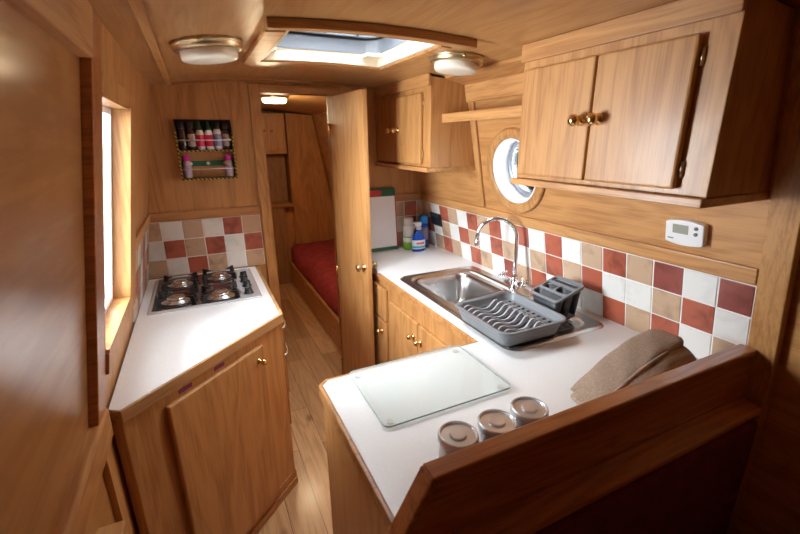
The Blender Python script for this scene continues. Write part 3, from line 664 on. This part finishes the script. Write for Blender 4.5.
# ------------------------------------------------------------------ things on the peninsula
bd = thing('chopping_board', 'rectangular glass chopping board lying on the peninsula worktop', 'chopping board', (.54, .94, .0))
bm = BM(); prism(bm, rrect(.336, .737, .796, 1.084, .018), .006, .0105, 'z'); b_ = obj('glass_sheet', bm, [M['board'], M['boardedge']], bd)
for f in b_.data.polygons:
    if abs(f.normal.z) < .5: f.material_index = 1
for x, y in ((.36, .82), (.36, 1.06), (.713, .82), (.713, 1.06)):
    bm = BM(); lathe(bm, [(.009, .0003), (.009, .0058)], (x, y, 0), seg=16); lab(obj('foot', bm, M['cream'], bd), 'small round foot')
def crisp(o):
    m = o.modifiers.new('crisp', 'EDGE_SPLIT'); m.split_angle = math.radians(32); return o
def jar(x, y, label):
    t = thing('storage_jar', label, 'jar', (x, y, 0), 'steel jars behind the peninsula rail')
    bm = BM(); lathe(bm, [(.036, .0004), (.039, .004), (.040, .012), (.040, .074), (.038, .08), (.036, .081)], (x, y, 0), seg=36); lab(obj('body', bm, M['jarsteel'], t), 'steel jar body')
    bm = BM(); lathe(bm, [(.041, .0815), (.0435, .084), (.0435, .094), (.042, .0975), (.0395, .0985), (.0375, .0975), (.0365, .0935), (.0185, .0935), (.0175, .0975), (.016, .0985), (0, .0985)], (x, y, 0), seg=48); lab(crisp(obj('lid', bm, M['jarsteel'], t)), 'shiny steel lid with a round boss')
jar(.424, .609, 'steel storage jar behind the rail, nearest the sloping end of the rail')
jar(.524, .606, 'steel storage jar behind the rail, between the other two jars')
jar(.622, .612, 'steel storage jar behind the rail, nearest the brown towel')
# folded towel
tw = BM()
def tsec(t, lay, sh=1.):      # one rounded section across the folded towel
    x = .850+.335*t; h = .018+.122*math.sin(min(1, t*1.06)*PI/2)**.95
    yc, hw_ = (.626, .066) if lay == 0 else (.658, .050)
    z0, z1 = (.001, h*.88) if lay == 0 else (h*.80, h*1.0)
    if lay == 1: x += .004+.012*(1-t)
    out = []
    for i in range(24):
        a = 2*PI*i/24; c_, s_ = math.cos(a), math.sin(a)
        yy = yc+sh*hw_*math.copysign(abs(c_)**.75, c_)
        zz = (z0+z1)/2+sh*(z1-z0)/2*math.copysign(abs(s_)**.75, s_)
        out.append((x+.004*math.sin(i*1.3+lay*2)*(t > .9), max(yy, .5585), max(zz+.0015*math.sin(t*19+i*.9), .001)))
    return out
NT = 26
for lay in (0, 1):
    L_ = [tsec(q/NT, lay) for q in range(NT+1)]
    A0 = [tuple(V(p)+V((-.004, 0, 0))) for p in tsec(0, lay, .55)]; A1 = [tuple(V(p)+V((.016, 0, 0))) for p in tsec(1, lay, .70)]
    loft(tw, [A0]+L_+[A1])
tube(tw, [(.865+.25*q/10, .606, .885*(.018+.122*math.sin((.05+.75*q/10)*1.06*PI/2)**.95)) for q in range(11)], .005, 8)      # woven hem along the fold
# back fold joining the two layers at the right end
o = tag(obj('towel', tw, M['towel']), 'brown folded towel on the peninsula worktop against the rail', 'towel')

# ------------------------------------------------------------------ wall cabinets
FX = 1.03
def wallcab(y0, y1, label, doors, cat='wall cabinet', kn=(.858, .918), sidemat='z'):
    t = thing('wall_cabinet', label, 'cabinet', (1.16, (y0+y1)/2, .54), 'oak wall cabinets on the right')
    bm = BM(); prism(bm, [(FX, .56), (xr(.56)-.001, .56), (xr(.955)-.002, .955), (FX, .972)], y0, y1); obj('carcass', bm, W['z'], t, bevel=.002)
    bm = BM(); prism(bm, [(FX-.022, .538), (xr(.538)-.001, .538), (xr(.56)-.001, .5595), (FX-.022, .5595)], y0-.004, min(y1+.004, YB-.001)); obj('bottom_board', bm, W['sy'], t, bevel=.003)
    bm = BM(); prism(bm, [(FX-.014, .931), (FX-.0005, .931), (FX-.0005, .980), (FX-.014, .984)], y0-.002, min(y1+.002, YB-.016)); obj('cornice', bm, W['sy'], t, bevel=.003)
    for (a, b, ky) in doors:
        bm = BM(); box(bm, FX-.020, FX-.0005, a, b, .574, .906); d_ = obj('door', bm, W['z'], t, bevel=.006)
        knob('knob', d_, (FX-.020, ky, .741), (-1, 0, 0), s=1.25)
        ey = a if ky > (a+b)/2 else b
        for z in (.62, .86):
            bm = BM(); s = -1 if ey == a else 1; lathe(bm, [(.004, -.018), (.004, .018)], (FX-.004, ey+s*.0045, z), (0, 0, 1), 10); obj('hinge', bm, M['abrass'], d_)
    return t
wallcab(.546, 1.18, 'large oak two-door wall cabinet nearest the camera, right of the porthole', [(.614, .872, .842), (.878, 1.158, .905)])
wallcab(1.803, YB-.0005, 'oak two-door wall cabinet in the far corner above the cleaning bottles', [(1.873, 2.147, 2.118), (2.153, 2.425, 2.182)])
# shelf between them
sh = thing('shelf', 'oak shelf with deep front edge between the two wall cabinets above the porthole', 'shelf', (1.17, 1.49, .77))
bm = BM(); box(bm, 1.09, 1.108, 1.186, 1.802, .768, .808); obj('front_edge', bm, W['sy'], sh, bevel=.003)
bm = BM(); prism(bm, [(1.108, .785), (xr(.785)-.012, .785), (xr(.803)-.012, .803), (1.108, .803)], 1.186, 1.802); obj('board', bm, W['y'], sh)

# ------------------------------------------------------------------ thermostat and socket on the right side
def onR(y, h, out): return (XR0-h*sn+PN.x*out, y, h*cs+PN.z*out)
th = thing('thermostat', 'white room thermostat with a grey screen on the right side panel', 'thermostat', onR(.745, .39, 0))
def rpoly(bm, poly, o0, o1, mi=0):
    A_ = [bm.verts.new(onR(y, h, o0)) for y, h in poly]; B_ = [bm.verts.new(onR(y, h, o1)) for y, h in poly]
    bm.faces.new(A_).material_index = mi; bm.faces.new(B_[::-1]).material_index = mi
    for i in range(len(poly)): bm.faces.new([A_[i], B_[i], B_[(i+1) % len(poly)], A_[(i+1) % len(poly)]]).material_index = mi
def tbody(w, h0, h1): 
    n = 10; yc = .731
    return [(yc+w-2*w*i/n, h0-.008*(1-(2*i/n-1)**2)) for i in range(n+1)] + [(yc-w+2*w*i/n, h1+.008*(1-(2*i/n-1)**2)) for i in range(n+1)]
bm = BM(); rpoly(bm, tbody(.056, .394, .458), .0005, .024); obj('housing', bm, M['white'], th, bevel=.004, seg=3)
bm = BM(); rpoly(bm, [(.764, .424), (.718, .424), (.718, .452), (.764, .452)], .0238, .0247); lab(obj('screen', bm, M['lcd'], th), 'grey green display')
for h in (.447, .429):
    bm = BM(); lathe(bm, [(.0055, 0), (.0055, .003), (.004, .004), (0, .004)], onR(.696, h, .0238), PN, 14); lab(obj('button', bm, M['btn'], th), 'grey round button')
bm = BM(); rpoly(bm, [(.778, .404), (.760, .404), (.760, .408), (.778, .408)], .0238, .0244); lab(obj('maker_mark', bm, M['btn'], th), 'small faint grey mark')
so = thing('wall_socket', 'dark metal double socket on the tiles behind the cleaning bottles', 'socket', onR(2.28, .17, .007))
bm = BM(); rpoly(bm, [(2.345, .163), (2.215, .163), (2.215, .247), (2.345, .247)], .0069, .014); lab(obj('face_plate', bm, M['dsteel'], so, bevel=.003), 'dark metal face plate')
for y in (2.313, 2.247):
    bm = BM(); rpoly(bm, [(y+.026, .172), (y-.026, .172), (y-.026, .222), (y+.026, .222)], .0138, .0148); lab(obj('outlet', bm, M['black'], so), 'black outlet')
    bm = BM(); rpoly(bm, [(y+.008, .228), (y-.008, .228), (y-.008, .241), (y+.008, .241)], .0138, .0168); obj('switch', bm, M['dgrey'], so)

# ------------------------------------------------------------------ whiteboard and bottles at the far end of the worktop
wb = thing('drawing_board', 'white drawing board with green ends leaning on the bulkhead by the door', 'board', (1.0, 2.42, 0))
def lean(x, h, o):     # board leans back against the bulkhead
    a = math.radians(5.); return (x, 2.399+h*math.sin(a)+o*math.cos(a), .002+h*math.cos(a)-o*math.sin(a))
def lpoly(bm, poly, o0, o1):
    A_ = [bm.verts.new(lean(x, h, o0)) for x, h in poly]; B_ = [bm.verts.new(lean(x, h, o1)) for x, h in poly]
    bm.faces.new(A_); bm.faces.new(B_[::-1])
    for i in range(len(poly)): bm.faces.new([A_[i], B_[i], B_[(i+1) % len(poly)], A_[(i+1) % len(poly)]])
bm = BM(); lpoly(bm, [(.86, .02), (1.128, .02), (1.128, .35), (.86, .35)], .001, .008); lab(obj('white_panel', bm, M['wboard'], wb), 'white writing surface')
bm = BM(); lpoly(bm, [(.855, .0), (1.135, .0), (1.135, .022), (.855, .022)], -.002, .011); lab(obj('bottom_strip', bm, M['green'], wb, bevel=.002), 'green bottom strip')
bm = BM(); lpoly(bm, [(.855, .348), (1.135, .348), (1.135, .38)]+[(1.135-.02+.02*math.cos(i*PI/10), .38+.02*math.sin(i*PI/10)) for i in range(1, 6)]+[(.875, .40), (.855, .385)], -.002, .011); lab(obj('top_strip', bm, M['green'], wb, bevel=.002), 'green top strip')
bm = BM(); lpoly(bm, [(p, q) for p, q in rrect(.90, 1.035, .355, .388, .012)], -.0028, -.0015); lab(obj('handle_slot', bm, M['red'], wb), 'red slot')
bm = BM(); lpoly(bm, [(1.1285, .022), (1.135, .022), (1.135, .348), (1.1285, .348)], .0, .009); lab(obj('side_strip', bm, M['red'], wb), 'red side strip')
def bottle(label, x, y, parts):
    t = thing('cleaning_bottle', label, 'bottle', (x, y, 0), 'cleaning bottles in the tiled corner')
    for nm, prof, mat, sc_ in parts:
        bm = BM(); lathe(bm, prof, (0, 0, 0), seg=28)
        for v in bm.verts: v.co.x = v.co.x*sc_[0]+x; v.co.y = v.co.y*sc_[1]+y
        obj(nm, bm, M[mat], t)
    return t
bottle('white capped spray can with a green lower half beside the drawing board', 1.20, 2.375, [
    ('can', [(.031, .0005), (.035, .004), (.035, .085)], 'limegreen', (1, 1)), ('label', [(.0352, .05), (.0356, .055), (.0356, .075), (.0352, .08)], 'labelwhite', (1, 1)),
    ('upper_can', [(.035, .0852), (.035, .15), (.027, .158), (.024, .162)], 'white', (1, 1)), ('cap', [(.030, .1622), (.031, .166), (.031, .200), (.027, .208), (0, .209)], 'white', (1, 1))])
bottle('tall blue spray can with a bright blue cap in the tiled corner', 1.312, 2.375, [
    ('can', [(.028, .0005), (.031, .004), (.031, .055)], 'blue', (1, 1)), ('label', [(.031, .0552), (.031, .14)], 'indigo', (1, 1)), ('shoulder', [(.031, .1402), (.031, .152), (.027, .160), (.024, .163)], 'blue', (1, 1)), ('cap', [(.029, .1632), (.030, .168), (.030, .208), (.025, .216), (0, .217)], 'sky', (1, 1))])
tb = bottle('flat blue trigger bottle with white label and red mark in front of the spray cans', 1.235, 2.300, [
    ('body', [(.040, .0005), (.046, .006), (.046, .075), (.040, .098), (.024, .116), (.015, .125), (.013, .140)], 'blue', (1., .6)),
    ('label', [(.0462, .018), (.0468, .022), (.0468, .070), (.0462, .075)], 'labelwhite', (1.0, .605)),
    ('collar', [(.016, .1405), (.017, .144), (.017, .158), (.013, .161)], 'clear', (1, 1)),
    ('label_band', [(.0466, .024), (.0472, .026), (.0472, .036), (.0466, .038)], 'teal', (1., .61))])
bm = BM(); box(bm, 1.205, 1.251, 2.290, 2.312, .161, .190); prism(bm, [(1.205, .178), (1.205, .190), (1.192, .190), (1.192, .182)], 2.293, 2.309); prism(bm, [(1.212, .161), (1.204, .161), (1.196, .142), (1.199, .138)], 2.295, 2.307); lab(obj('trigger_head', bm, M['clear'], tb, bevel=.003), 'clear trigger head')
bm = BM()
for i in range(5): box(bm, 1.208+i*.011, 1.216+i*.011, 2.2706+abs(i-2)*.0008, 2.2722+abs(i-2)*.0012, .049, .062)
lab(obj('red_mark', bm, M['labelred'], tb), 'red mark across the label')

# ------------------------------------------------------------------ spice rack with bottles
sr = thing('spice_rack', 'two-tier black spice rack edged with yellow and black rope on the bulkhead', 'spice rack', (.06, 2.43, .505))
rx0_, rx1_ = -.069, .194; ry = YB-.052
for x in (rx0_, rx1_-.006):
    bm = BM(); prism(bm, [(YB-.001, .508), (ry, .508), (ry, .74), (YB-.02, .80), (YB-.001, .80)], x, x+.006, 'x'); lab(obj('side_panel', bm, M['black'], sr), 'black side panel')
for z in (.508, .645):
    bm = BM(); box(bm, rx0_+.006, rx1_-.006, ry, YB-.001, z, z+.006); lab(obj('shelf_board', bm, M['black'], sr), 'black shelf')
bm = BM(); box(bm, rx0_+.006, rx1_-.006, YB-.006, YB-.001, .6515, .80); lab(obj('back_panel', bm, M['black'], sr), 'black back panel of the top tier')
bm = BM(); box(bm, rx0_+.006, rx1_-.006, YB-.010, YB-.001, .572, .597); gb = lab(obj('fixing_bar', bm, M['green'], sr), 'green fixing bar')
for x in (-.02, .062, .145):
    bm = BM(); lathe(bm, [(.009, 0), (.009, .003), (.006, .005), (0, .005)], (x, YB-.010, .5845), (0, -1, 0), 14); lab(obj('dot', bm, M['labelwhite'], gb), 'white dot')
for z in (.558, .700):
    bm = BM(); tube(bm, [(rx0_+.002, ry-.003, z), (rx1_-.002, ry-.003, z)], .0028, 8); lab(obj('rail', bm, M['white'], sr), 'thin white rail')
for p in ([(rx0_, ry-.005, .508), (rx1_, ry-.005, .508)], [(rx0_, ry-.005, .648), (rx1_, ry-.005, .648)], [(rx0_+.002, ry-.005, .510), (rx0_+.002, ry-.005, .740)], [(rx1_-.002, ry-.005, .510), (rx1_-.002, ry-.005, .740)]):
    a, b = V(p[0]), V(p[1]); bm = BM(); tube(bm, [a+(b-a)*i/12 for i in range(13)], .004, 8); lab(obj('rope_edge', bm, M['rope'], sr), 'yellow and black rope edge')
def spice(x, z, label, body, lbl, lid, h=.105, r=.0185, cone=False, group='spice bottles on the rope-edged rack'):
    t = thing('spice_bottle', label, 'bottle', (x, YB-.031, z), group); o = (x, YB-.031, z)
    bm = BM(); lathe(bm, [(r*.9, .0003), (r, .004), (r, h*.66), (r*.8, h*.74), (r*.72, h*.76)], o, seg=20); obj('bottle_body', bm, M[body], t)
    bm = BM(); lathe(bm, [(r*1.01, h*.14), (r*1.03, h*.16), (r*1.03, h*.56), (r*1.01, h*.58)], o, seg=20); obj('label', bm, M[lbl], t)
    bm = BM()
    lathe(bm, [(r*.72, h*.765), (r*.62, h*.85), (r*.35, h), (r*.3, h*1.1), (0, h*1.11)] if cone else [(r*.93, h*.765), (r*.95, h*.78), (r*.95, h*.985), (r*.88, h), (0, h)], o, seg=20); obj('lid', bm, M[lid], t)
zt, zb = .651, .514
spice(-.040, zt, 'black-lidded spice jar with a small pale label, leftmost on the upper tier', 'spicedark', 'spicedark', 'lidblack', .135)
spice(.001, zt, 'black-lidded spice jar with a brown label beside the red bottles', 'spicedark', 'spicepale', 'lidblack', .135)
spice(.042, zt, 'left of two crimson-labelled bottles with green nozzle caps', 'white', 'crimson', 'lidgreen', .128, cone=True)
spice(.083, zt, 'right of two crimson-labelled bottles with green nozzle caps', 'white', 'crimson', 'lidgreen', .128, cone=True)
spice(.124, zt, 'black-lidded spice jar with a pale blue label right of the red bottles', 'white', 'indigo', 'lidblack', .135)
spice(.163, zt, 'black-lidded dark spice jar, rightmost on the upper tier', 'spicedark', 'spicepale', 'lidblack', .135)
spice(-.037, zb, 'magenta-lidded spice jar at the left end of the lower tier', 'cream', 'lilac', 'pink', .112)
spice(.162, zb, 'magenta-lidded spice jar at the right end of the lower tier', 'cream', 'lilac', 'pink', .112)

# ------------------------------------------------------------------ bed cabin beyond the doorway
be = thing('bed', 'built-in bunk with red cover seen through the doorway', 'bed', (1.1, 3.6, -K))
bm = BM(); box(bm, .82, .845, YB+.055, 4.715, -K, -.63); lab(obj('side_board', bm, W['sy'], be, bevel=.006), 'oak bed side board')
bm = BM(); box(bm, .846, XR0-.005, YB+.055, 4.715, -K, -.66); obj('bed_base', bm, W['y'], be)
bm = BM()
nx_, ny_ = 10, 40; pts = {}
for i in range(nx_+1):
    for j in range(ny_+1):
        x = .85+(XR0-.008-.85)*i/nx_; y = YB+.06+(4.71-YB-.06)*j/ny_
        e_ = min(1, i/2.)
        pts[i, j] = bm.verts.new((x+.012*math.sin(y*7)*(i == 0), y, -.445-.05*(1-e_)**2+.006*math.sin(y*11+x*9)+.005*math.sin(x*23-y*4)))
for i in range(nx_):
    for j in range(ny_): f = bm.faces.new([pts[i, j], pts[i+1, j], pts[i+1, j+1], pts[i, j+1]]); f.smooth = True
low = [bm.verts.new((pts[0, j].co.x+.004, pts[0, j].co.y, -.645)) for j in range(ny_+1)]
for j in range(ny_): f = bm.faces.new([low[j], pts[0, j], pts[0, j+1], low[j+1]]); f.smooth = True
for jj in (0, ny_):
    bl = [bm.verts.new((pts[i, jj].co.x, pts[i, jj].co.y, -.645)) for i in range(1, nx_+1)]
    r_ = [low[jj]]+bl
    for i in range(nx_): bm.faces.new([r_[i], r_[i+1], pts[i+1, jj], pts[i, jj]])
lab(obj('mattress', bm, M['bedred'], be), 'red fabric covered mattress')
wd = thing('wardrobe', 'tall plain oak wardrobe panel at the head of the red bunk', 'wardrobe', (1.13, 4.86, -K))
bm = BM(); prism(bm, [(.93, -.88), (1.385, -.88), (1.385, 0), (1.215, .955), (.93, .975)], 4.72, YFAR-.001); obj('panel', bm, W['z'], wd, bevel=.003)
fc = thing('cupboard', 'dim oak cupboard with shelf left of the wardrobe in the cabin beyond', 'cupboard', (.7, 4.6, -K))
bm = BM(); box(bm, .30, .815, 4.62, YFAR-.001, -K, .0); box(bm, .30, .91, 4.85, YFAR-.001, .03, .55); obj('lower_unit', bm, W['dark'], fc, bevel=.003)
bm = BM(); box(bm, .30, .915, 4.60, YFAR-.001, .001, .03); obj('counter_board', bm, W['sx'], fc, bevel=.003)
bm = BM(); box(bm, .30, .90, 4.65, YFAR-.001, .56, .965); uc = obj('upper_unit', bm, W['z'], fc, bevel=.003)
for x0, x1, kx in ((.40, .70, .43), (.715, .89, .80)):
    bm = BM(); box(bm, x0, x1, 4.634, 4.6495, .60, .93); d_ = obj('door', bm, W['z'], fc, bevel=.003); knob('knob', d_, (x1-.02 if x0 < .5 else x0+.04, 4.634, .79), (0, -1, 0))
bm = BM(); box(bm, .818, .926, 4.72, 4.735, -.85, .0); d_ = obj('narrow_door', bm, W['z'], fc, bevel=.003); knob('knob', d_, (.88, 4.72, -.04), (0, -1, 0))

# ------------------------------------------------------------------ daylight
w = bpy.data.worlds.new('World'); scn.world = w; w.use_nodes = True
bg = w.node_tree.nodes['Background']; bg.inputs[0].default_value = (.90, .95, 1., 1); bg.inputs[1].default_value = 9.0
wn = w.node_tree; wt = wn.nodes.new('ShaderNodeTexCoord'); ws = wn.nodes.new('ShaderNodeSeparateXYZ'); wr = wn.nodes.new('ShaderNodeMapRange'); wm = wn.nodes.new('ShaderNodeMath')
wn.links.new(wt.outputs['Generated'], ws.inputs[0]); wn.links.new(ws.outputs['X'], wr.inputs['Value'])      # the sunny half of the sky lies to the left
wr.inputs['From Min'].default_value = -.95; wr.inputs['From Max'].default_value = -.2; wr.inputs['To Min'].default_value = 13.; wr.inputs['To Max'].default_value = 6.8
wn.links.new(wr.outputs[0], bg.inputs[1]); wn.nodes.remove(wm)
def portal(name, loc, rot, sx, sy):
    l = bpy.data.lights.new(name, 'AREA'); l.shape = 'RECTANGLE'; l.size = sx; l.size_y = sy; l.cycles.is_portal = True
    o = bpy.data.objects.new(name, l); COL.objects.link(o); o.location = V(loc)+V((0, 0, K)); o.rotation_euler = rot
portal('daylight_window', (-.315, 1.435, .485), (0, -PI/2+math.radians(9.8), 0), .62, .42)
portal('fill_window_portal', (1.37, -.88, .43), (0, PI/2-math.radians(10), 0), .26, .14)  # sky light through the added window behind the camera
portal('daylight_hatch', (.54, 1.59, 1.15), (0, 0, 0), .56, .56)
portal('daylight_porthole', (PC[0]+.11, PC[1], PC[2]+.02), (0, PI/2-math.radians(10), 0), .30, .30)
l = bpy.data.lights.new('cabin_lamp', 'POINT'); l.energy = 2.5; l.color = (1, .78, .5); l.shadow_soft_size = .08
o = bpy.data.objects.new('cabin_lamp', l); COL.objects.link(o); o.location = (.582, 3.30, K+ceil(.582)-.16)

# ------------------------------------------------------------------ camera
yaw, pitch, roll = .4461, -.299, -.01
f_ = V((math.sin(yaw)*math.cos(pitch), math.cos(yaw)*math.cos(pitch), math.sin(pitch)))
r_ = V((math.cos(yaw), -math.sin(yaw), 0)); u_ = r_.cross(f_)
r2 = r_*math.cos(roll)+u_*math.sin(roll); u2 = u_*math.cos(roll)-r_*math.sin(roll)
cam = bpy.data.cameras.new('camera'); co = bpy.data.objects.new('camera', cam); COL.objects.link(co)
mt = Matrix((r2, u2, -f_)).transposed().to_4x4(); mt.translation = V((0, 0, .6935+K)); co.matrix_world = mt
cam.sensor_width = 36; cam.lens = 413.654*36/800; cam.clip_start = .02
cam.dof.use_dof = True; cam.dof.focus_distance = 1.45; cam.dof.aperture_fstop = 3.5
scn.camera = co
scn.view_settings.view_transform = 'Standard'; scn.view_settings.look = 'None'; scn.view_settings.gamma = 1; scn.view_settings.use_curve_mapping = False
scn.view_settings.exposure = 2.0
scn.cycles.max_bounces = 12; scn.cycles.diffuse_bounces = 8; scn.cycles.glossy_bounces = 6; scn.cycles.transparent_max_bounces = 12
